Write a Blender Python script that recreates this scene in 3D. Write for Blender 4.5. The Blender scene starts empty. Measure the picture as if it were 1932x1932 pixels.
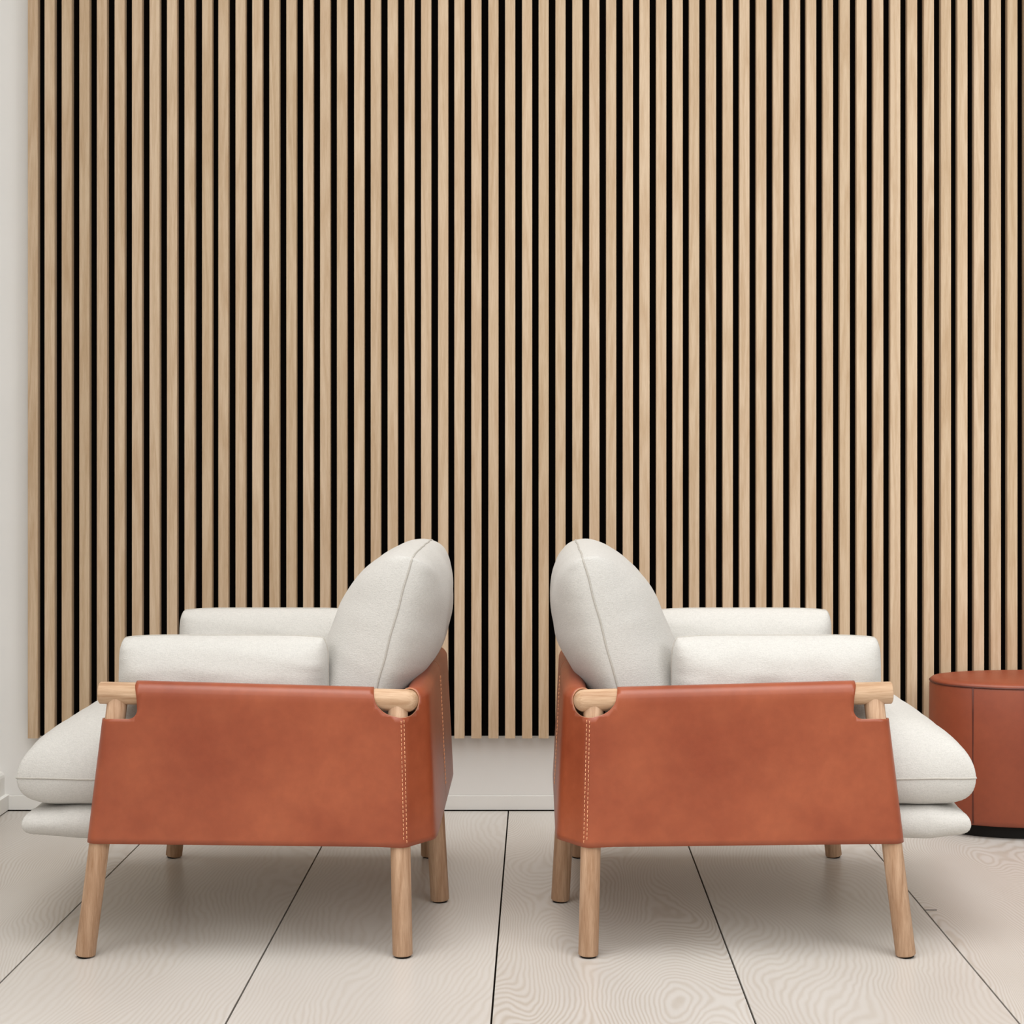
import bpy, bmesh, math, random
from mathutils import Vector, Matrix, noise
from mathutils.geometry import delaunay_2d_cdt

random.seed(7)
scene = bpy.context.scene
COL = scene.collection

# ------------------------------------------------------------------ helpers
def link(name, me, mat=None, parent=None):
    o = bpy.data.objects.new(name, me)
    COL.objects.link(o)
    if mat:
        me.materials.append(mat)
    if parent:
        o.parent = parent
    return o

def empty(name, loc):
    o = bpy.data.objects.new(name, None)
    o.empty_display_size = 0.1
    o.location = loc
    COL.objects.link(o)
    return o

def mesh_from(bm, smooth=True, recalc=True):
    if recalc:
        bmesh.ops.recalc_face_normals(bm, faces=bm.faces)
    me = bpy.data.meshes.new('mesh')
    bm.to_mesh(me)
    bm.free()
    if smooth:
        for p in me.polygons:
            p.use_smooth = True
    return me

def add_box(bm, x0, x1, y0, y1, z0, z1):
    v = [bm.verts.new(p) for p in ((x0, y0, z0), (x1, y0, z0), (x1, y1, z0), (x0, y1, z0),
                                   (x0, y0, z1), (x1, y0, z1), (x1, y1, z1), (x0, y1, z1))]
    for f in ((0, 3, 2, 1), (4, 5, 6, 7), (0, 1, 5, 4), (1, 2, 6, 5), (2, 3, 7, 6), (3, 0, 4, 7)):
        bm.faces.new([v[i] for i in f])
    return v

def frame_for(t):
    t = t.normalized()
    up = Vector((0, 0, 1)) if abs(t.z) < 0.9 else Vector((1, 0, 0))
    a = t.cross(up).normalized()
    b = a.cross(t).normalized()
    return a, b

def add_tube(bm, pts, rads, n=20, closed=False, cap=True):
    pts = [Vector(p) for p in pts]
    if not hasattr(rads, '__len__'):
        rads = [rads] * len(pts)
    rings = []
    m = len(pts)
    prev = None
    for i, p in enumerate(pts):
        if closed:
            t = pts[(i + 1) % m] - pts[(i - 1) % m]
        else:
            t = pts[min(i + 1, m - 1)] - pts[max(i - 1, 0)]
        t.normalize()
        if prev is None:
            a, b = frame_for(t)
        else:
            a = (prev - t * prev.dot(t)).normalized()
            b = a.cross(t).normalized()
        prev = a
        rings.append([bm.verts.new(p + (a * math.cos(2 * math.pi * k / n) + b * math.sin(2 * math.pi * k / n)) * rads[i])
                      for k in range(n)])
    for i in range(m if closed else m - 1):
        r0, r1 = rings[i], rings[(i + 1) % m]
        for k in range(n):
            bm.faces.new((r0[k], r0[(k + 1) % n], r1[(k + 1) % n], r1[k]))
    if cap and not closed:
        bm.faces.new(rings[0][::-1])
        bm.faces.new(rings[-1])

def rod(p0, p1, r, chamfer=0.0015, n=32, r1=None):
    """a turned rod with chamfered ends, as (points, radii)"""
    p0, p1 = Vector(p0), Vector(p1)
    d = (p1 - p0).normalized()
    r1 = r if r1 is None else r1
    return ([p0, p0 + d * chamfer, p1 - d * chamfer, p1], [r - chamfer, r, r1, r1 - chamfer])

# ------------------------------------------------------------------ materials
def srgb(r, g, b):
    f = lambda c: (c / 255 / 12.92) if c / 255 <= 0.04045 else ((c / 255 + 0.055) / 1.055) ** 2.4
    return (f(r), f(g), f(b), 1)

def new_mat(name):
    m = bpy.data.materials.new(name)
    m.use_nodes = True
    nt = m.node_tree
    b = nt.nodes['Principled BSDF']
    return m, nt, b

def N(nt, kind, **kw):
    n = nt.nodes.new(kind)
    for k, v in kw.items():
        setattr(n, k, v)
    return n

def math_node(nt, op, a=None, b=None):
    n = N(nt, 'ShaderNodeMath', operation=op)
    for i, v in enumerate((a, b)):
        if v is None:
            continue
        if hasattr(v, 'node'):
            nt.links.new(v, n.inputs[i])
        else:
            n.inputs[i].default_value = v
    return n.outputs[0]

def coords(nt, scale=(1, 1, 1), loc=(0, 0, 0), src='Object'):
    tc = N(nt, 'ShaderNodeTexCoord')
    mp = N(nt, 'ShaderNodeMapping')
    mp.inputs['Scale'].default_value = scale
    mp.inputs['Location'].default_value = loc
    nt.links.new(tc.outputs[src], mp.inputs['Vector'])
    return mp.outputs['Vector']

def noise_tex(nt, vec, scale, detail=3, rough=0.5):
    n = N(nt, 'ShaderNodeTexNoise')
    n.inputs['Scale'].default_value = scale
    n.inputs['Detail'].default_value = detail
    n.inputs['Roughness'].default_value = rough
    nt.links.new(vec, n.inputs['Vector'])
    return n.outputs['Fac']

def ramp(nt, fac, stops):
    r = N(nt, 'ShaderNodeValToRGB')
    el = r.color_ramp.elements
    while len(el) < len(stops):
        el.new(0.5)
    for e, (p, c) in zip(el, stops):
        e.position = p
        e.color = c
    nt.links.new(fac, r.inputs['Fac'])
    return r.outputs['Color']

def mix(nt, fac, a, b, mode='MIX'):
    m = N(nt, 'ShaderNodeMix', data_type='RGBA', blend_type=mode)
    for sock, v in ((m.inputs[0], fac), (m.inputs[6], a), (m.inputs[7], b)):
        if hasattr(v, 'node'):
            nt.links.new(v, sock)
        else:
            sock.default_value = v
    return m.outputs[2]

def bump(nt, bsdf, height, strength=0.2, dist=0.002):
    b = N(nt, 'ShaderNodeBump')
    b.inputs['Strength'].default_value = strength
    b.inputs['Distance'].default_value = dist
    nt.links.new(height, b.inputs['Height'])
    nt.links.new(b.outputs['Normal'], bsdf.inputs['Normal'])

def leather_mat(name, dark, light, rough=0.37, sc=6.0):
    m, nt, b = new_mat(name)
    v = coords(nt)
    n1 = noise_tex(nt, v, sc, 4, 0.55)
    n2 = noise_tex(nt, v, 60, 3, 0.6)
    c = ramp(nt, n1, [(0.30, dark), (0.70, light)])
    c2 = ramp(nt, n2, [(0.3, (0.90, 0.90, 0.90, 1)), (0.7, (1, 1, 1, 1))])
    nt.links.new(mix(nt, 1.0, c, c2, 'MULTIPLY'), b.inputs['Base Color'])
    b.inputs['Roughness'].default_value = rough
    b.inputs['Specular IOR Level'].default_value = 0.45
    vo = N(nt, 'ShaderNodeTexVoronoi', feature='DISTANCE_TO_EDGE')
    vo.inputs['Scale'].default_value = 700
    nt.links.new(v, vo.inputs['Vector'])
    bump(nt, b, math_node(nt, 'ADD', vo.outputs['Distance'], math_node(nt, 'MULTIPLY', n2, 0.6)), 0.10, 0.0008)
    return m

def fabric_mat(name, col):
    m, nt, b = new_mat(name)
    v = coords(nt)
    # a plain weave: two crossed sets of threads, broken up by noise
    sep = N(nt, 'ShaderNodeSeparateXYZ')
    nt.links.new(v, sep.inputs[0])
    s1 = math_node(nt, 'SINE', math_node(nt, 'MULTIPLY', math_node(nt, 'ADD', sep.outputs[0], sep.outputs[1]), 2600))
    s2 = math_node(nt, 'SINE', math_node(nt, 'MULTIPLY', math_node(nt, 'SUBTRACT', sep.outputs[2], math_node(nt, 'MULTIPLY', sep.outputs[1], 0.5)), 2600))
    w = math_node(nt, 'MULTIPLY', s1, s2)
    n1 = noise_tex(nt, v, 420, 2, 0.6)
    n2 = noise_tex(nt, coords(nt, (1, 1, 5)), 110, 3, 0.6)
    hgt = math_node(nt, 'ADD', math_node(nt, 'MULTIPLY', w, 0.08), math_node(nt, 'ADD', math_node(nt, 'MULTIPLY', n1, 1.6), n2))
    d = tuple(x * 0.86 for x in col[:3]) + (1,)
    t = math_node(nt, 'ADD', math_node(nt, 'MULTIPLY', n1, 0.6), math_node(nt, 'MULTIPLY', n2, 0.4))
    nt.links.new(ramp(nt, t, [(0.33, d), (0.6, col)]), b.inputs['Base Color'])
    b.inputs['Roughness'].default_value = 0.95
    b.inputs['Specular IOR Level'].default_value = 0.15
    b.inputs['Sheen Weight'].default_value = 0.15
    bump(nt, b, hgt, 0.35, 0.0012)
    return m

def oak_mat(name, dark, light, axis, island=False, rough=0.55, var=0.0):
    """oak with fine grain running along one axis ('X','Y','Z')"""
    m, nt, b = new_mat(name)
    st = {'X': (0.06, 1, 1), 'Y': (1, 0.06, 1), 'Z': (1, 1, 0.06)}[axis]
    v = coords(nt, st)
    if island:
        g = N(nt, 'ShaderNodeNewGeometry')
        off = N(nt, 'ShaderNodeCombineXYZ')
        r = g.outputs['Random Per Island']
        for i in range(3):
            nt.links.new(math_node(nt, 'MULTIPLY', r, 17.0 + 9 * i), off.inputs[i])
        va = N(nt, 'ShaderNodeVectorMath', operation='ADD')
        nt.links.new(v, va.inputs[0])
        nt.links.new(off.outputs[0], va.inputs[1])
        v = va.outputs[0]
    big = noise_tex(nt, v, 30, 2, 0.4)
    ringv = math_node(nt, 'SINE', math_node(nt, 'MULTIPLY', big, 34))
    fine = noise_tex(nt, v, 420, 3, 0.65)
    t = math_node(nt, 'ADD', math_node(nt, 'MULTIPLY', math_node(nt, 'ADD', ringv, 1.0), 0.09),
                  math_node(nt, 'ADD', math_node(nt, 'MULTIPLY', fine, 0.55), math_node(nt, 'MULTIPLY', big, 0.30)))
    c = ramp(nt, t, [(0.32, dark), (0.78, light)])
    if var:
        # boards differ a little in tone
        rr = ramp(nt, r, [(0.0, (1 - var, 1 - var * 1.15, 1 - var * 1.5, 1)), (0.5, (1 - var * 0.3, 1 - var * 0.4, 1 - var * 0.4, 1)), (1.0, (1, 1, 1, 1))])
        c = mix(nt, 1.0, c, rr, 'MULTIPLY')
    nt.links.new(c, b.inputs['Base Color'])
    b.inputs['Roughness'].default_value = rough
    b.inputs['Specular IOR Level'].default_value = 0.3
    bump(nt, b, fine, 0.12, 0.001)
    return m

def floor_mat():
    m, nt, b = new_mat('soaped_fir')
    g = N(nt, 'ShaderNodeNewGeometry')
    r = g.outputs['Random Per Island']
    tc = N(nt, 'ShaderNodeTexCoord')
    off = N(nt, 'ShaderNodeCombineXYZ')
    nt.links.new(math_node(nt, 'MULTIPLY', r, 31.0), off.inputs[0])
    amp = math_node(nt, 'ADD', math_node(nt, 'MULTIPLY', math_node(nt, 'POWER', r, 1.5), 620), 200)
    nt.links.new(math_node(nt, 'MULTIPLY', r, 57.0), off.inputs[1])
    va = N(nt, 'ShaderNodeVectorMath', operation='ADD')
    nt.links.new(tc.outputs['Object'], va.inputs[0])
    nt.links.new(off.outputs[0], va.inputs[1])
    def scaled(s):
        mp = N(nt, 'ShaderNodeMapping')
        mp.inputs['Scale'].default_value = s
        nt.links.new(va.outputs[0], mp.inputs['Vector'])
        return mp.outputs['Vector']
    low = noise_tex(nt, scaled((1.0, 0.28, 1)), 3.6, 1, 0.4)
    mid = noise_tex(nt, scaled((1.0, 0.40, 1)), 14, 2, 0.5)
    sep = N(nt, 'ShaderNodeSeparateXYZ')
    nt.links.new(va.outputs[0], sep.inputs[0])
    # growth rings: lines that run with the plank, bent into loops where the low noise is strong
    ph = math_node(nt, 'ADD', math_node(nt, 'MULTIPLY', sep.outputs[0], 620),
                   math_node(nt, 'ADD', math_node(nt, 'MULTIPLY', low, amp), math_node(nt, 'MULTIPLY', mid, 22)))
    ring = math_node(nt, 'MULTIPLY', math_node(nt, 'ADD', math_node(nt, 'SINE', ph), 1.0), 0.5)
    ring = math_node(nt, 'POWER', ring, 1.6)
    patch = noise_tex(nt, scaled((1, 0.35, 1)), 5, 3, 0.6)
    fine = noise_tex(nt, scaled((1, 0.03, 1)), 260, 3, 0.6)
    blot = noise_tex(nt, scaled((1, 0.5, 1)), 2.2, 3, 0.5)
    base = ramp(nt, blot, [(0.3, FLOOR_A), (0.7, FLOOR_B)])
    dark = mix(nt, 1.0, base, (0.80, 0.75, 0.69, 1), 'MULTIPLY')
    c = mix(nt, math_node(nt, 'MULTIPLY', ring, math_node(nt, 'MULTIPLY', patch, math_node(nt, 'ADD', math_node(nt, 'MULTIPLY', r, 0.9), 0.75))), base, dark)
    c = mix(nt, math_node(nt, 'MULTIPLY', fine, 0.35), c, mix(nt, 1.0, c, (0.86, 0.83, 0.80, 1), 'MULTIPLY'))
    nt.links.new(c, b.inputs['Base Color'])
    b.inputs['Roughness'].default_value = 0.33
    b.inputs['Specular IOR Level'].default_value = 0.5
    bump(nt, b, math_node(nt, 'ADD', ring, fine), 0.08, 0.001)
    return m

def plain_mat(name, col, rough=0.6, spec=0.3, nscale=40, amt=0.04):
    m, nt, b = new_mat(name)
    n = noise_tex(nt, coords(nt), nscale, 3)
    d = tuple(x * (1 - amt) for x in col[:3]) + (1,)
    nt.links.new(ramp(nt, n, [(0.3, d), (0.7, col)]), b.inputs['Base Color'])
    b.inputs['Roughness'].default_value = rough
    b.inputs['Specular IOR Level'].default_value = spec
    return m

FLOOR_A = srgb(193, 187, 180)
FLOOR_B = srgb(204, 200, 194)
M_LEATHER = leather_mat('cognac_leather', srgb(143, 67, 40), srgb(166, 87, 55))
M_OTTO = leather_mat('ottoman_leather', srgb(131, 60, 36), srgb(147, 72, 44), 0.45, 5)
M_FABRIC = fabric_mat('off_white_weave', srgb(207, 204, 198))
M_SEAM = fabric_mat('off_white_seam', srgb(190, 185, 176))
M_OAK_X = oak_mat('oak_along', srgb(166, 126, 92), srgb(216, 184, 152), 'X')
M_OAK_Z = oak_mat('oak_upright', srgb(162, 124, 93), srgb(210, 176, 146), 'Z')
M_OAK_Y = oak_mat('oak_cross', srgb(176, 138, 104), srgb(206, 172, 138), 'Y')
M_SLAT = oak_mat('oak_slats', srgb(196, 167, 134), srgb(223, 200, 171), 'Z', True, 0.6, 0.10)
M_FLOOR = floor_mat()
M_WALL = plain_mat('white_paint', srgb(243, 241, 237), 0.7, 0.2, 6, 0.02)
M_SKIRT = plain_mat('white_gloss_paint', srgb(242, 240, 235), 0.45, 0.35, 6, 0.02)
M_FELT = plain_mat('black_felt', srgb(12, 9, 7), 0.95, 0.03, 300, 0.3)
M_BLACK = plain_mat('black_plinth', srgb(20, 16, 13), 0.6, 0.2, 60, 0.2)
M_GAP = plain_mat('dark_gap', srgb(24, 18, 13), 0.9, 0.05, 60, 0.2)
M_THREAD = plain_mat('tan_thread', srgb(236, 172, 130), 0.8, 0.1, 200, 0.08)
M_EDGE = leather_mat('raw_leather_edge', srgb(196, 140, 106), srgb(214, 160, 126), 0.6, 20)
M_PIPE = leather_mat('dark_leather_seam', srgb(74, 30, 18), srgb(92, 40, 25), 0.5, 20)

# ------------------------------------------------------------------ camera (level, with a shifted lens)
F, CX, CY, H = 3145.0, 1015.0, 845.0, 0.94
cam_d = bpy.data.cameras.new('camera')
cam = bpy.data.objects.new('camera', cam_d)
COL.objects.link(cam)
cam.location = (0, 0, H)
cam.rotation_euler = (math.pi / 2, 0, 0)
cam_d.sensor_width = 36
cam_d.lens = 36 * F / 1932
cam_d.shift_x = (966 - CX) / 1932
cam_d.shift_y = (CY - 966) / 1932
cam_d.clip_start = 0.05
scene.camera = cam

# ------------------------------------------------------------------ the setting
YW = 4.322                       # face of the back wall
XL, XR = -1.402, 2.60            # left wall face, right end of what is built

def structure(name, bm, mat, smooth=False):
    o = link(name, mesh_from(bm, smooth), mat)
    o['kind'] = 'structure'
    return o

# floor: wide planks with open joints over a dark sub-floor, all one floor mesh
bm = bmesh.new()
PITCH, X0 = 0.433, -0.0773
seams = [X0 + PITCH * k for k in range(-6, 8)]
seams[4], seams[5], seams[6], seams[7], seams[8] = -0.945, -0.510, -0.0765, 0.3555, 0.786
GAP = 0.0034
for i in range(len(seams) - 1):
    x0, x1 = seams[i] + GAP / 2, seams[i + 1] - GAP / 2
    add_box(bm, x0, x1, -0.6, YW - 0.009, -0.02, 0.0)
floor = structure('floor', bm, M_FLOOR)
bm = bmesh.new()
add_box(bm, seams[0], seams[-1], -0.6, YW + 0.02, -0.05, -0.006)
add_box(bm, XL - 0.1, seams[-1], YW - 0.0025, YW + 0.12, -0.03, 0.0024)
crack_bm = bmesh.new()
add_box(crack_bm, 0.788, 0.811, 3.388, 3.3915, -0.004, 0.0006)
link('crack', mesh_from(crack_bm, False), M_GAP, floor)
sub = link('joint', mesh_from(bm, False), M_GAP, floor)

bm = bmesh.new()
add_box(bm, XL - 0.1, XR, YW, YW + 0.1, 0.0026, 2.9)
wall_back = structure('wall_back', bm, M_WALL)
bm = bmesh.new()
add_box(bm, XL - 0.1, XL, 2.3, YW, -0.03, 2.9)
wall_left = structure('wall_left', bm, M_WALL)

def skirting(name, pts):
    """(x0,x1,y0,y1,z0,z1) boxes with a soft upper edge"""
    bm = bmesh.new()
    for p in pts:
        add_box(bm, *p)
    bmesh.ops.recalc_face_normals(bm, faces=bm.faces)
    ed = [e for e in bm.edges if abs(e.verts[0].co.z - e.verts[1].co.z) < 1e-6 and e.verts[0].co.z > 0.03]
    bmesh.ops.bevel(bm, geom=ed, offset=0.002, segments=3, affect='EDGES')
    return structure(name, bm, M_SKIRT)

skirting('baseboard_back', [(-1.372, XR, YW - 0.004, YW, 0.0026, 0.040)])
# left wall: a low plinth block and a thicker round-topped moulding above it
bm = bmesh.new()
prof = [(XL, 0.003), (-1.371, 0.003), (-1.371, 0.041), (-1.383, 0.041), (-1.383, 0.086), (-1.3845, 0.093), (-1.389, 0.099), (-1.396, 0.102), (XL, 0.103)]
y0, y1 = 2.3, YW
ra = [bm.verts.new((x, y0, z)) for x, z in prof]
rb = [bm.verts.new((x, y1, z)) for x, z in prof]
for i in range(len(prof)):
    j = (i + 1) % len(prof)
    bm.faces.new((ra[i], ra[j], rb[j], rb[i]))
bm.faces.new(ra[::-1]); bm.faces.new(rb)
structure('baseboard_left', bm, M_SKIRT)

# ------------------------------------------------------------------ slatted oak wall panel
slat_px = [52.2, 83.9, 116.3, 149.6, 182.6, 216.1, 248.9, 282, 314.9, 348, 381.2,
           411.8, 444.3, 475.8, 508.1, 540.2, 571.8, 603.9, 635.6, 668.1, 699.4, 731.3, 762.9, 794.4,
           826.5, 857.2, 889.2, 921.4, 953.0, 985.0, 1016.2, 1048.0, 1079.9, 1112, 1143.7, 1175.2,
           1206.6, 1238.1, 1269.2, 1300.4, 1332.1, 1363.8, 1395.2, 1426.9, 1458.6, 1490.7, 1521.1, 1552.8,
           1584.5, 1616.1, 1647.7, 1679.8, 1711.6, 1743.2, 1775.4, 1806.5, 1837.8, 1869.6, 1900.8]
while slat_px[-1] < 2440:
    slat_px.append(slat_px[-1] + 31.6)
YS, YB = 4.280, 4.301
panel = empty('slatted_wall_panel', ((slat_px[0] - CX) * YS / F, YW, 0.194))
panel['label'] = 'tall oak slat panel with black felt backing on the white back wall'
panel['category'] = 'wall panel'
px0 = panel.location.copy()
bm = bmesh.new()
for i, px in enumerate(slat_px):
    a = (px - CX) * YS / F
    w = 19.0 * YS / F
    vs = add_box(bm, a - px0.x, a + w - px0.x, YS - px0.y, YB - px0.y, 0.0, 2.60)
bmesh.ops.recalc_face_normals(bm, faces=bm.faces)
ed = [e for e in bm.edges if abs(e.verts[0].co.z - e.verts[1].co.z) > 1 and e.verts[0].co.y < YS - px0.y + 0.001]
bmesh.ops.bevel(bm, geom=ed, offset=0.0008, segments=2, affect='EDGES')
slats = link('slats', mesh_from(bm, False), M_SLAT, panel)
bm = bmesh.new()
add_box(bm, 0.004, (slat_px[-1] + 19 - CX) * YS / F - px0.x, YB - px0.y, -0.0005, 0.003, 2.60)
felt = link('backing_felt', mesh_from(bm, False), M_FELT, panel)
felt['label'] = 'black felt backing behind the oak slats'

# ------------------------------------------------------------------ cushions
def cushion(name, parent, c, ex, ey, ez, a, b, t1, t2, n, m, corner, mirror, seed, wr=0.002, res=44, pinch=0.0, crown=None, seam=True, clampf=None, m2=None, n2=None, crown2=None, soft=2.6):
    """a knife-edge cushion: half sizes a (along ex), b (along ey), crown t1 (+ez) and t2 (-ez)"""
    c, ex, ey, ez = Vector(c), Vector(ex).normalized(), Vector(ey).normalized(), Vector(ez).normalized()
    K = res
    par = [math.sin(math.pi / 2 * (2 * i / K - 1)) for i in range(K + 1)]
    def outline(s, t):
        k = corner
        return s * math.sqrt(max(0, 1 - k * abs(t) ** 6)), t * math.sqrt(max(0, 1 - k * abs(s) ** 6))
    def place(x, y, z, s, t):
        p = c + ex * (a * x) + ey * (b * y) + ez * z
        if clampf:
            p = clampf(p)
        return Vector((p.x * mirror, p.y, p.z))
    bm = bmesh.new()
    top, bot = {}, {}
    def height(s, t, T, top_side):
        fs = max(0, 1 - abs(s) ** (n if top_side else (n2 or n))) ** 0.5
        ft = max(0, 1 - abs(t) ** (m if top_side else (m2 or m))) ** 0.5
        q = soft                                   # a soft minimum keeps the corners full
        den = (fs ** q + ft ** q - (fs * ft) ** q)
        f = fs * ft / den ** (1 / q) if den > 1e-12 else 0.0
        cr = crown if top_side else (crown2 or crown)
        if cr:
            f *= cr(s, t)
        edge = max(abs(s), abs(t)) ** 4
        w = noise.noise(Vector((s * 3.1 + seed, t * 3.1, T * 40))) * wr * 1.6
        w += noise.noise(Vector((s * (9 if abs(t) > abs(s) else 3) + seed, t * (9 if abs(s) > abs(t) else 3), 3.3))) * wr * edge
        return T * f + w * min(1, f * 3)
    for i, s in enumerate(par):
        for j, t in enumerate(par):
            x, y = outline(s, t)
            on_edge = i in (0, K) or j in (0, K)
            wob = 0
            if on_edge:
                wob = noise.noise(Vector((s * 4 + seed, t * 4, 7.7))) * wr * 0.8
            v = bm.verts.new(place(x, y, height(s, t, t1, True) + wob, s, t))
            top[i, j] = v
            bot[i, j] = v if on_edge else bm.verts.new(place(x, y, -height(s, t, t2, False), s, t))
    for i in range(K):
        for j in range(K):
            bm.faces.new((top[i, j], top[i + 1, j], top[i + 1, j + 1], top[i, j + 1]))
            q = (bot[i, j + 1], bot[i + 1, j + 1], bot[i + 1, j], bot[i, j])
            if len(set(q)) == 4 and not bm.faces.get(q):
                try:
                    bm.faces.new(q)
                except ValueError:
                    pass
    ring = [top[i, 0].co.copy() for i in range(K)] + [top[K, j].co.copy() for j in range(K)] + \
           [top[i, K].co.copy() for i in range(K, 0, -1)] + [top[0, j].co.copy() for j in range(K, 0, -1)]
    o = link(name, mesh_from(bm), M_FABRIC, parent)
    if seam:
        bm = bmesh.new()
        # thin the ring where the points crowd at the corners
        pts = [ring[0]]
        for p in ring[1:]:
            if (p - pts[-1]).length > 0.004:
                pts.append(p)
        if (pts[-1] - pts[0]).length < 0.004:
            pts.pop()
        add_tube(bm, pts, 0.0019, 8, closed=True)
        link('seam', mesh_from(bm), M_SEAM, o)
    return o

# ------------------------------------------------------------------ leather sling (one half: side + half of the back)
RZ = 0.477                        # nominal rail height
def lerp(a, b, t):
    return a + (b - a) * t

FL0, FL1 = Vector((-0.297, 0.375, 0)), Vector((-0.2394, 0.360, RZ))     # front leg, foot and rail end
BL0, BL1 = Vector((0.290, 0.375, 0)), Vector((0.2794, 0.360, RZ))       # back leg
ML0, ML1 = Vector((0.337, 0.0, 0)), Vector((0.311, 0.0, RZ))            # middle back leg
R_LEG = 0.0186
R_RAIL = 0.0205
L_SIDE = 0.54
T_H = 0.27
back_low = [(0.2855, 0.390), (0.298, 0.3865), (0.312, 0.370), (0.330, 0.3475), (0.3425, 0.330), (0.3475, 0.306), (0.3485, 0.25), (0.3485, 0.15), (0.3485, 0.0)]
back_top = [(0.2794, 0.3830), (0.291, 0.3790), (0.303, 0.3640), (0.319, 0.3430), (0.3295, 0.326), (0.334, 0.302), (0.335, 0.25), (0.335, 0.15), (0.335, 0.0)]
cum = [0.0]
for i in range(1, len(back_low)):
    cum.append(cum[-1] + (Vector(back_low[i]) - Vector(back_low[i - 1])).length)
U_END = L_SIDE + cum[-1] - 0.0024
R_WRAP = 0.0225

def catmull(P, i, t):
    p0, p1, p2, p3 = P[max(i - 1, 0)], P[i], P[i + 1], P[min(i + 2, len(P) - 1)]
    return 0.5 * ((2 * p1) + (p2 - p0) * t + (2 * p0 - 5 * p1 + 4 * p2 - p3) * t * t + (3 * p1 - p0 - 3 * p2 + p3) * t ** 3)

def path(u, k):
    """plan point (lx, |ly|) on the sling at fraction k of the rail height"""
    cf = FL0.lerp(FL1, k)
    cb = BL0.lerp(BL1, k)
    R = lerp(0.0201, 0.0225, k)
    if u < 0:
        th = -u / 0.0205
        return Vector((cf.x - R * math.sin(th), cf.y + R * math.cos(th)))
    if u <= L_SIDE:
        t = u / L_SIDE
        return Vector((lerp(cf.x, cb.x, t), lerp(cf.y, cb.y, t) + R))
    d = u - L_SIDE
    i = 0
    while i < len(cum) - 2 and cum[i + 1] < d:
        i += 1
    t = (d - cum[i]) / (cum[i + 1] - cum[i])
    kk = (k * RZ - 0.207) / (RZ - 0.207)
    P = [Vector(a).lerp(Vector(b), kk) for a, b in zip(back_low, back_top)]
    return catmull(P, i, t)

def sling_point(u, w, off=0.0):
    """3-D point (near side has ly negative) for sheet coordinates u (round the chair) and w (up the leather)"""
    if u <= L_SIDE:
        t = max(0, u) / L_SIDE
        zb, zr = lerp(0.212, 0.206, t), lerp(0.485, 0.471, t)
    else:
        t = min(1, max(0, (u - L_SIDE - 0.05) / 0.30))
        zb, zr = 0.206, lerp(lerp(0.471, 0.4665, min(1, (u - L_SIDE) / 0.05)), 0.4775, t)
    e = 0.0005
    def at(k):
        a, b = path(u - e, k), path(u + e, k)
        d = (b - a).normalized()
        nrm = Vector((-d.y, d.x))      # outwards
        return (a + b) / 2, nrm
    if w <= T_H:
        z = lerp(zb, zr, w / T_H)
        p, nrm = at(z / RZ)
        # a slung hide is not dead flat: a slight belly
        belly = 0.0
        if 0 < u < L_SIDE:
            belly = 0.0022 * math.sin(math.pi * u / L_SIDE) * math.sin(math.pi * min(1, w / T_H))
        p = p + nrm * (off + belly)
        return Vector((p.x, -p.y, z))
    phi = (w - T_H) / R_WRAP
    p, nrm = at(zr / RZ)
    c = p - nrm * R_WRAP
    if phi <= 3.5:
        q = c + nrm * ((R_WRAP + off) * math.cos(phi))
        z = zr + (R_WRAP + off) * math.sin(phi)
    else:
        q = c + nrm * ((R_WRAP + off) * math.cos(3.5))
        z = zr + (R_WRAP + off) * math.sin(3.5) - (phi - 3.5) * R_WRAP
    return Vector((q.x, -q.y, z))

def arc(cx, cy, r, a0, a1, n=8):
    return [(cx + r * math.cos(math.radians(a0 + (a1 - a0) * i / n)), cy + r * math.sin(math.radians(a0 + (a1 - a0) * i / n))) for i in range(n + 1)]

def smooth_poly(P, n=6):
    P = [Vector(p) for p in P]
    out = []
    for i in range(len(P) - 1):
        for j in range(n):
            out.append(tuple(catmull(P, i, j / n)))
    out.append(tuple(P[-1]))
    return out

W_TOP = T_H + 0.115
outline = [(-0.062, 0.0), (-0.062, 0.222), (0.0, 0.226)]
outline += arc(0.029, 0.2425, 0.0160, -90, 0)          # front notch
outline += [(0.042, 0.26), (0.036, 0.288), (0.036, W_TOP), (0.493, W_TOP)]
outline += smooth_poly([(0.494, T_H + 0.040), (0.4965, T_H + 0.010), (0.503, 0.262), (0.518, 0.249), (0.538, 0.2425), (0.556, 0.242),
                        (0.577, 0.246), (0.592, 0.256), (0.6005, 0.270), (0.6025, T_H + 0.015), (0.602, T_H + 0.030), (0.600, T_H + 0.06)], 5)
outline += [(0.600, W_TOP), (U_END - 0.012, W_TOP)]
outline += arc(U_END - 0.012, T_H + 0.050, 0.012, 0, 0, 1)[:1]
outline += [(U_END, 0.20)]
outline += arc(U_END - 0.006, 0.006, 0.006, 0, -90, 5)
outline += [(0.60, 0.0), (L_SIDE, -0.0015), (0.50, 0.0)]

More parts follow.
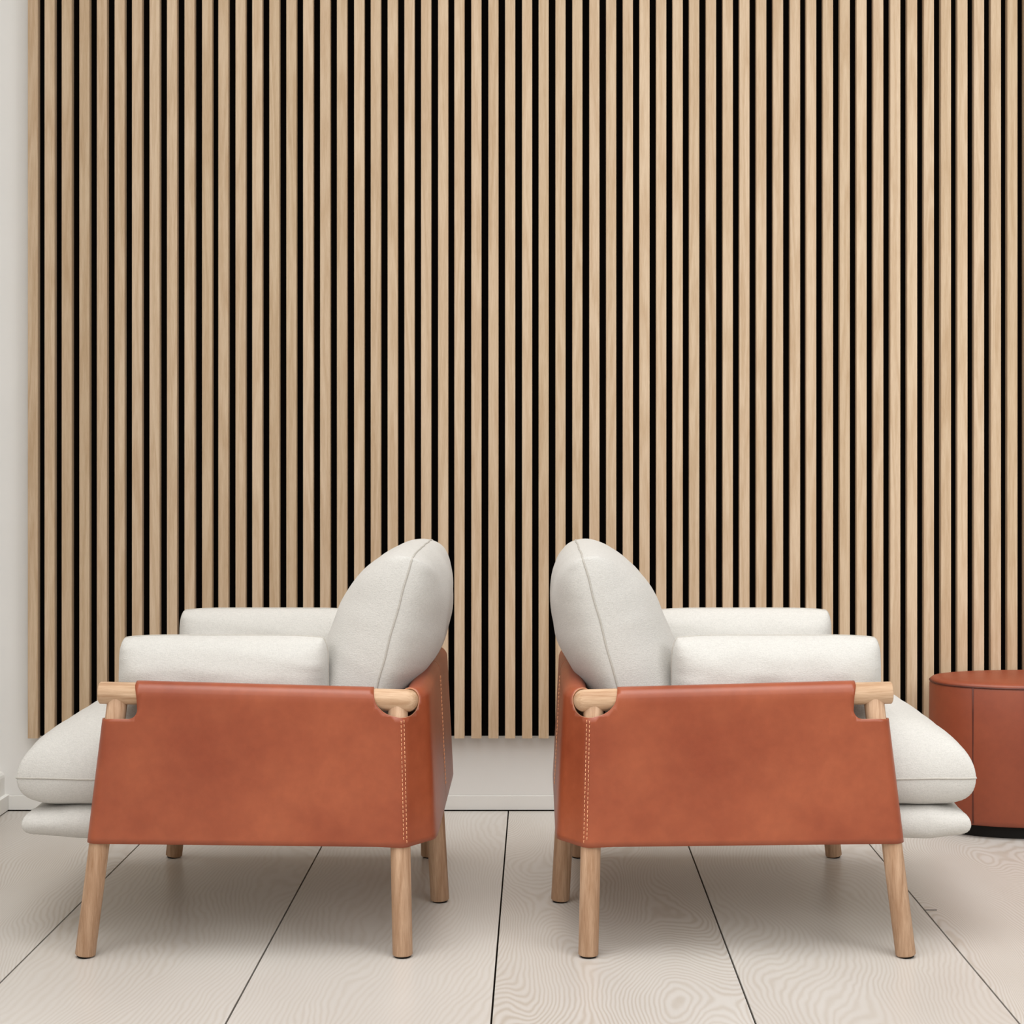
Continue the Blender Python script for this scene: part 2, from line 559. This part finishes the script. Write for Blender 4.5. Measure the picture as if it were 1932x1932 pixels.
def build_sheet():
    # resample the outline finely, add inner grid points, triangulate
    pts = []
    n = len(outline)
    step = 0.007
    for i in range(n):
        a, b = Vector(outline[i]), Vector(outline[(i + 1) % n])
        L = (b - a).length
        if L < 1e-6:
            continue
        k = max(1, int(L / step))
        for j in range(k):
            pts.append(a.lerp(b, j / k))
    ne = len(pts)
    edges = [(i, (i + 1) % ne) for i in range(ne)]
    poly = [tuple(p) for p in pts]
    def inside(x, y):
        c = False
        j = ne - 1
        for i in range(ne):
            xi, yi = poly[i]; xj, yj = poly[j]
            if (yi > y) != (yj > y) and x < (xj - xi) * (y - yi) / (yj - yi) + xi:
                c = not c
            j = i
        return c
    u = -0.062
    us = []
    while u < U_END:
        us.append(u)
        u += 0.0042 if (u < 0.0 or 0.53 < u < 0.66) else 0.0085
    ws = [0.0105 * i for i in range(1, 26)] + [T_H + 0.0048 * i for i in range(1, 24)]
    grid = []
    for u in us:
        for w in ws:
            if inside(u, w) and inside(u + 0.0025, w) and inside(u - 0.0025, w) and inside(u, w + 0.0025) and inside(u, w - 0.0025):
                grid.append(Vector((u, w)))
    V, E, Fc, *_ = delaunay_2d_cdt(pts + grid, edges, [], 1, 1e-6)
    return V, Fc

SHEET = build_sheet()

def dash_line(bm, u0, u1, w0, w1, mirror, side, pitch=0.0082, length=0.0052, r=0.00075):
    L = 0.265 * abs(w1 - w0) / T_H if abs(w1 - w0) > 1e-6 else abs(u1 - u0)
    n = int(L / pitch)
    for i in range(n):
        pp = []
        for t in (0, 0.33, 0.66, 1):
            s = (i * pitch + t * length) / L
            bulge = 0.0022 + (0.0003 if t in (0.33, 0.66) else -0.0003)
            p = sling_point(lerp(u0, u1, s), lerp(w0, w1, s), bulge)
            pp.append(Vector((p.x * mirror, p.y * side, p.z)))
        add_tube(bm, pp, r, 6)

def sling(parent, mirror, side):
    V, Fc = SHEET
    bm = bmesh.new()
    vs = []
    for v in V:
        p = sling_point(v.x, v.y)
        vs.append(bm.verts.new((p.x * mirror, p.y * side, p.z)))
    for f in Fc:
        bm.faces.new([vs[i] for i in f])
    # thickness, by hand: copy inwards along the vertex normals
    bmesh.ops.recalc_face_normals(bm, faces=bm.faces)
    bm.normal_update()
    # make sure normals look away from the rail (use one face on the side)
    ref = max(bm.faces, key=lambda f: -f.calc_center_median().y * side if abs(f.calc_center_median().x) < 0.1 and f.calc_center_median().z < 0.4 else -9)
    if ref.normal.y * side > 0:
        bmesh.ops.reverse_faces(bm, faces=bm.faces)
    me = mesh_from(bm, True, False)
    o = link('leather_sling', me, M_LEATHER, parent)
    me.materials.append(M_EDGE)
    md = o.modifiers.new('thickness', 'SOLIDIFY')
    md.thickness = 0.0030
    md.offset = 0.0
    md.use_even_offset = False
    md.material_offset_rim = 1
    # twin row of stitches down the back-leg seam, one row along the middle seam
    for u, wa, wb in ((0.5482, 0.236, 0.004), (0.5527, 0.238, 0.004), (U_END - 0.007, 0.26, 0.03)):
        bm = bmesh.new()
        dash_line(bm, u, u, wa, wb, mirror, side)
        st = link('stitching', mesh_from(bm), M_THREAD, o)
        st['label'] = 'pale tan saddle stitching'
    return o

# ------------------------------------------------------------------ the armchair
def mx(p, mirror):
    return Vector((p[0] * mirror, p[1], p[2]))

def wood(name, parent, pts, rads, mat, mirror, n=32):
    bm = bmesh.new()
    add_tube(bm, [mx(p, mirror) for p in pts], rads, n)
    return link(name, mesh_from(bm), mat, parent)

def auto_sharp(o, deg=40):
    me = o.data
    bm = bmesh.new(); bm.from_mesh(me)
    for e in bm.edges:
        if len(e.link_faces) == 2 and e.calc_face_angle(0) > math.radians(deg):
            e.smooth = False
    bm.to_mesh(me); bm.free()

def make_chair(origin, mirror, label, seed, arm_dx, back_dx):
    root = empty('armchair', origin)
    root['label'] = label
    root['category'] = 'armchair'
    root['group'] = 'leather armchairs back to back'
    # legs
    def leg(p0, p1, r=R_LEG):
        p0, p1 = Vector(p0), Vector(p1)
        d = (p1 - p0).normalized()
        foot = p0 + d * (0.003 / d.z)
        pts, rr = rod(foot, p1, r, 0.0022)
        o = wood('leg', root, pts, rr, M_OAK_Z, mirror)
        auto_sharp(o, 50)
        f = wood('glide', o, [p0, foot], [r - 0.004, r - 0.004], M_BLACK, mirror, 24)
        f['label'] = 'dark glide under the leg'
    for sy in (-1, 1):
        leg((FL0.x, FL0.y * sy, 0), (FL1.x, FL1.y * sy, 0.480), R_LEG)
        leg((BL0.x, BL0.y * sy, 0), (BL1.x, BL1.y * sy, 0.468), R_LEG)
    leg(ML0, (ML1.x, 0, 0.470), 0.0192)
    # arm rails: cut square in front, rounded behind
    for sy in (-1, 1):
        y = 0.360 * sy
        za, zb = 0.4855, 0.4705
        xa, xb = -0.2735, 0.3170
        def zz(x):
            return lerp(za, zb, (x - xa) / (xb - xa))
        r = R_RAIL
        pts = [(xa, y, zz(xa)), (xa + 0.002, y, zz(xa)), (xb - r, y, zz(xb - r))]
        rr = [r - 0.002, r, r]
        for k in range(1, 8):
            a = math.pi / 2 * k / 7
            pts.append((xb - r + r * math.sin(a), y, zz(xb - r)))
            rr.append(max(0.0008, r * math.cos(a)))
        o = wood('arm_rail', root, pts, rr, M_OAK_X, mirror, 36)
        auto_sharp(o, 50)
    # back rail under the leather
    P = [Vector((0.292, -0.350, 0.466)), Vector((0.299, -0.335, 0.4665)), Vector((0.307, -0.313, 0.468)), Vector((0.3125, -0.27, 0.4695)), Vector((0.3125, -0.1, 0.4745)), Vector((0.3125, 0, 0.477))]
    P += [Vector((p.x, -p.y, p.z)) for p in P[-2::-1]]
    wood('back_rail', root, P, 0.0200, M_OAK_Y, mirror, 28)
    # seat frame under the cushions
    bm = bmesh.new()
    for sy in (-1, 1):
        x0, x1 = sorted((-0.255 * mirror, 0.27 * mirror))
        add_box(bm, x0, x1, sy * 0.334 - 0.011, sy * 0.334 + 0.011, 0.225, 0.285)
    x0, x1 = sorted((0.27 * mirror, 0.292 * mirror))
    add_box(bm, x0, x1, -0.345, 0.345, 0.225, 0.285)
    link('seat_frame', mesh_from(bm, False), M_OAK_X, root)
    for side in (1, -1):
        sling(root, mirror, side)
    # cushions
    cushion('seat_base_cushion', root, (-0.086, 0, 0.2295), (1, 0, 0), (0, 1, 0), (0, 0, 1), 0.353, 0.318, 0.032, 0.033, 14, 14, 0.030, mirror, seed + 1, 0.0035, 48, seam=False, soft=5.0)
    def seat_crown(s, t):
        return 0.90 + 0.16 * max(0, s + 0.6) - 0.10 * max(0, s - 0.3)
    cushion('seat_cushion', root, (-0.090, 0, 0.317), (1, 0, 0), (0, 1, 0), (0, 0, 1), 0.361, 0.320, 0.152, 0.060, 2.8, 3.4, 0.045, mirror, seed + 2, 0.0025, 60, crown=seat_crown, n2=16, m2=16, crown2=lambda s, t: 1.0, soft=4.5)
    for sy in (-1, 1):
        cushion('arm_cushion', root, (-0.060 + arm_dx, sy * 0.268, 0.490), (1, 0, 0.0), (0, 0, 1), (0, sy, 0), 0.199, 0.0915, 0.066, 0.066, 7, 2.2, 0.10, mirror, seed + 4 + sy, 0.0022, 44)
    h = Vector((0.262, 0, 0.965))
    f = Vector((-0.965, 0, 0.262))
    def back_crown(s, t):
        return 1.0 - 0.14 * t
    def back_low_crown(s, t):
        x = -t + 0.05
        return max(0.12, 1.0 - 0.80 * math.log(1 + math.exp(12 * x)) / 12)
    cushion('back_cushion', root, (0.252 + back_dx, 0, 0.547), (0, 1, 0), h, f, 0.312, 0.197, 0.136, 0.094, 3.4, 2.3, 0.06, mirror, seed + 7, 0.0025, 56, crown=back_crown, m2=2.6, crown2=back_low_crown)
    return root

make_chair((-0.540, 3.455, 0), 1, 'low armchair facing left, white cushions in a cognac leather sling, nearer the white left wall', 11, 0.0, 0.0)
make_chair((0.383, 3.455, 0), -1, 'low armchair facing right, white cushions in a cognac leather sling, beside the leather ottoman', 47, -0.012, -0.004)

# ------------------------------------------------------------------ ottoman
OC = Vector((1.262, 4.123, 0))
def oval(a, b, n=96, e=2.35):
    out = []
    for i in range(n):
        th = 2 * math.pi * i / n
        c, s = math.cos(th), math.sin(th)
        out.append((a * math.copysign(abs(c) ** (2 / e), c), b * math.copysign(abs(s) ** (2 / e), s)))
    return out

def stack(levels, mat, name, parent, cap_b=True, cap_t=True):
    """levels: (z, a, b) ovals stacked into one solid"""
    bm = bmesh.new()
    rings = []
    for z, a, b in levels:
        rings.append([bm.verts.new((x, y, z)) for x, y in oval(a, b)])
    for r0, r1 in zip(rings, rings[1:]):
        n = len(r0)
        for k in range(n):
            bm.faces.new((r0[k], r0[(k + 1) % n], r1[(k + 1) % n], r1[k]))
    if cap_b:
        bm.faces.new(rings[0][::-1])
    if cap_t:
        bm.faces.new(rings[-1])
    return link(name, mesh_from(bm), mat, parent)

ott = empty('ottoman', OC)
ott['label'] = 'oval cognac leather ottoman on a black plinth against the slat panel'
ott['category'] = 'ottoman'
A, B = 0.290, 0.150
pl = stack([(0.0, A - 0.030, B - 0.028), (0.036, A - 0.030, B - 0.028)], M_BLACK, 'plinth', ott)
pl['label'] = 'black recessed plinth'
auto_sharp(pl)
body = stack([(0.030, A - 0.014, B - 0.012), (0.031, A - 0.007, B - 0.007), (0.036, A - 0.002, B - 0.002), (0.045, A, B), (0.20, A + 0.0015, B + 0.0015), (0.356, A, B), (0.3625, A - 0.0025, B - 0.0025)],
             M_OTTO, 'side_panel', ott, True, False)
top = stack([(0.3625, A - 0.0025, B - 0.0025), (0.367, A - 0.002, B - 0.002), (0.3715, A - 0.008, B - 0.008), (0.3745, A - 0.03, B - 0.025), (0.376, A * 0.6, B * 0.6), (0.3765, A * 0.2, B * 0.2)],
            M_OTTO, 'seat_top', ott)
# welt round the top and the upright seams between hides
bm = bmesh.new()
add_tube(bm, [(x, y, 0.3635) for x, y in oval(A - 0.0012, B - 0.0012)], 0.0021, 8, closed=True)
link('welt', mesh_from(bm), M_PIPE, top)
for sx in (-1, 1):
    for sy in (-1, 1):
        bm = bmesh.new()
        xs = sx * 0.215
        e = 2.35
        ys = sy * B * (1 - (abs(xs) / A) ** e) ** (1 / e)
        add_tube(bm, [(xs + sx * 0.0004, ys * 1.002, z) for z in (0.036, 0.06, 0.12, 0.2, 0.3, 0.362)], 0.0018, 8)
        link('upright_seam', mesh_from(bm), M_PIPE, body)

# ------------------------------------------------------------------ light
world = bpy.data.worlds.new('world')
scene.world = world
world.use_nodes = True
bg = world.node_tree.nodes['Background']
bg.inputs['Color'].default_value = (1.0, 1.0, 0.99, 1)
bg.inputs['Strength'].default_value = 0.25

def area(name, loc, target, sx, sy, power, col=(1, 1, 1)):
    d = bpy.data.lights.new(name, 'AREA')
    d.shape = 'RECTANGLE'
    d.size, d.size_y = sx, sy
    d.energy = power
    d.color = col
    o = bpy.data.objects.new(name, d)
    COL.objects.link(o)
    o.location = loc
    o.rotation_euler = (Vector(target) - Vector(loc)).to_track_quat('-Z', 'Y').to_euler()
    return o

area('window_daylight', (-3.4, 1.2, 2.0), (0.1, 3.5, 0.5), 2.6, 2.2, 34, (1.0, 0.995, 0.98))
area('right_fill', (2.9, 0.4, 2.4), (0.9, 3.8, 0.8), 1.6, 1.6, 42, (1.0, 0.995, 0.985))  # added fill lamp, brightens the right chair and the right-hand slats
sd = bpy.data.lights.new('overcast_daylight', 'SUN')
sd.energy = 2.0
sd.angle = math.radians(75)
sd.color = (1.0, 0.995, 0.985)
so = bpy.data.objects.new('overcast_daylight', sd)
COL.objects.link(so)
so.location = (-0.4, -1.0, 5.0)
so.rotation_euler = Vector((0.12, 0.62, -0.80)).to_track_quat('-Z', 'Y').to_euler()
zd = bpy.data.lights.new('overhead_fill', 'SUN')  # steep second sun, added to lift the floor behind the chairs
zd.energy = 1.5
zd.angle = math.radians(40)
zd.color = (1.0, 0.995, 0.985)
zo = bpy.data.objects.new('overhead_fill', zd)
COL.objects.link(zo)
zo.location = (0.0, 2.5, 6.0)
zo.rotation_euler = Vector((0.03, 0.20, -0.98)).to_track_quat('-Z', 'Y').to_euler()
sp = bpy.data.lights.new('ceiling_spot', 'SPOT')
sp.energy = 9
sp.spot_size = math.radians(70)
sp.spot_blend = 1.0
sp.shadow_soft_size = 0.25
sp.color = (1.0, 0.98, 0.95)
so = bpy.data.objects.new('ceiling_spot', sp)
COL.objects.link(so)
so.location = (1.9, 2.6, 2.9)
so.rotation_euler = (Vector((1.1, 4.3, 1.9)) - Vector(so.location)).to_track_quat('-Z', 'Y').to_euler()

vs = scene.view_settings
vs.view_transform = 'Standard'
vs.look = 'None'
vs.gamma = 1.0
vs.use_curve_mapping = False
vs.exposure = 0.08
scene.cycles.max_bounces = 8
scene.cycles.use_denoising = True
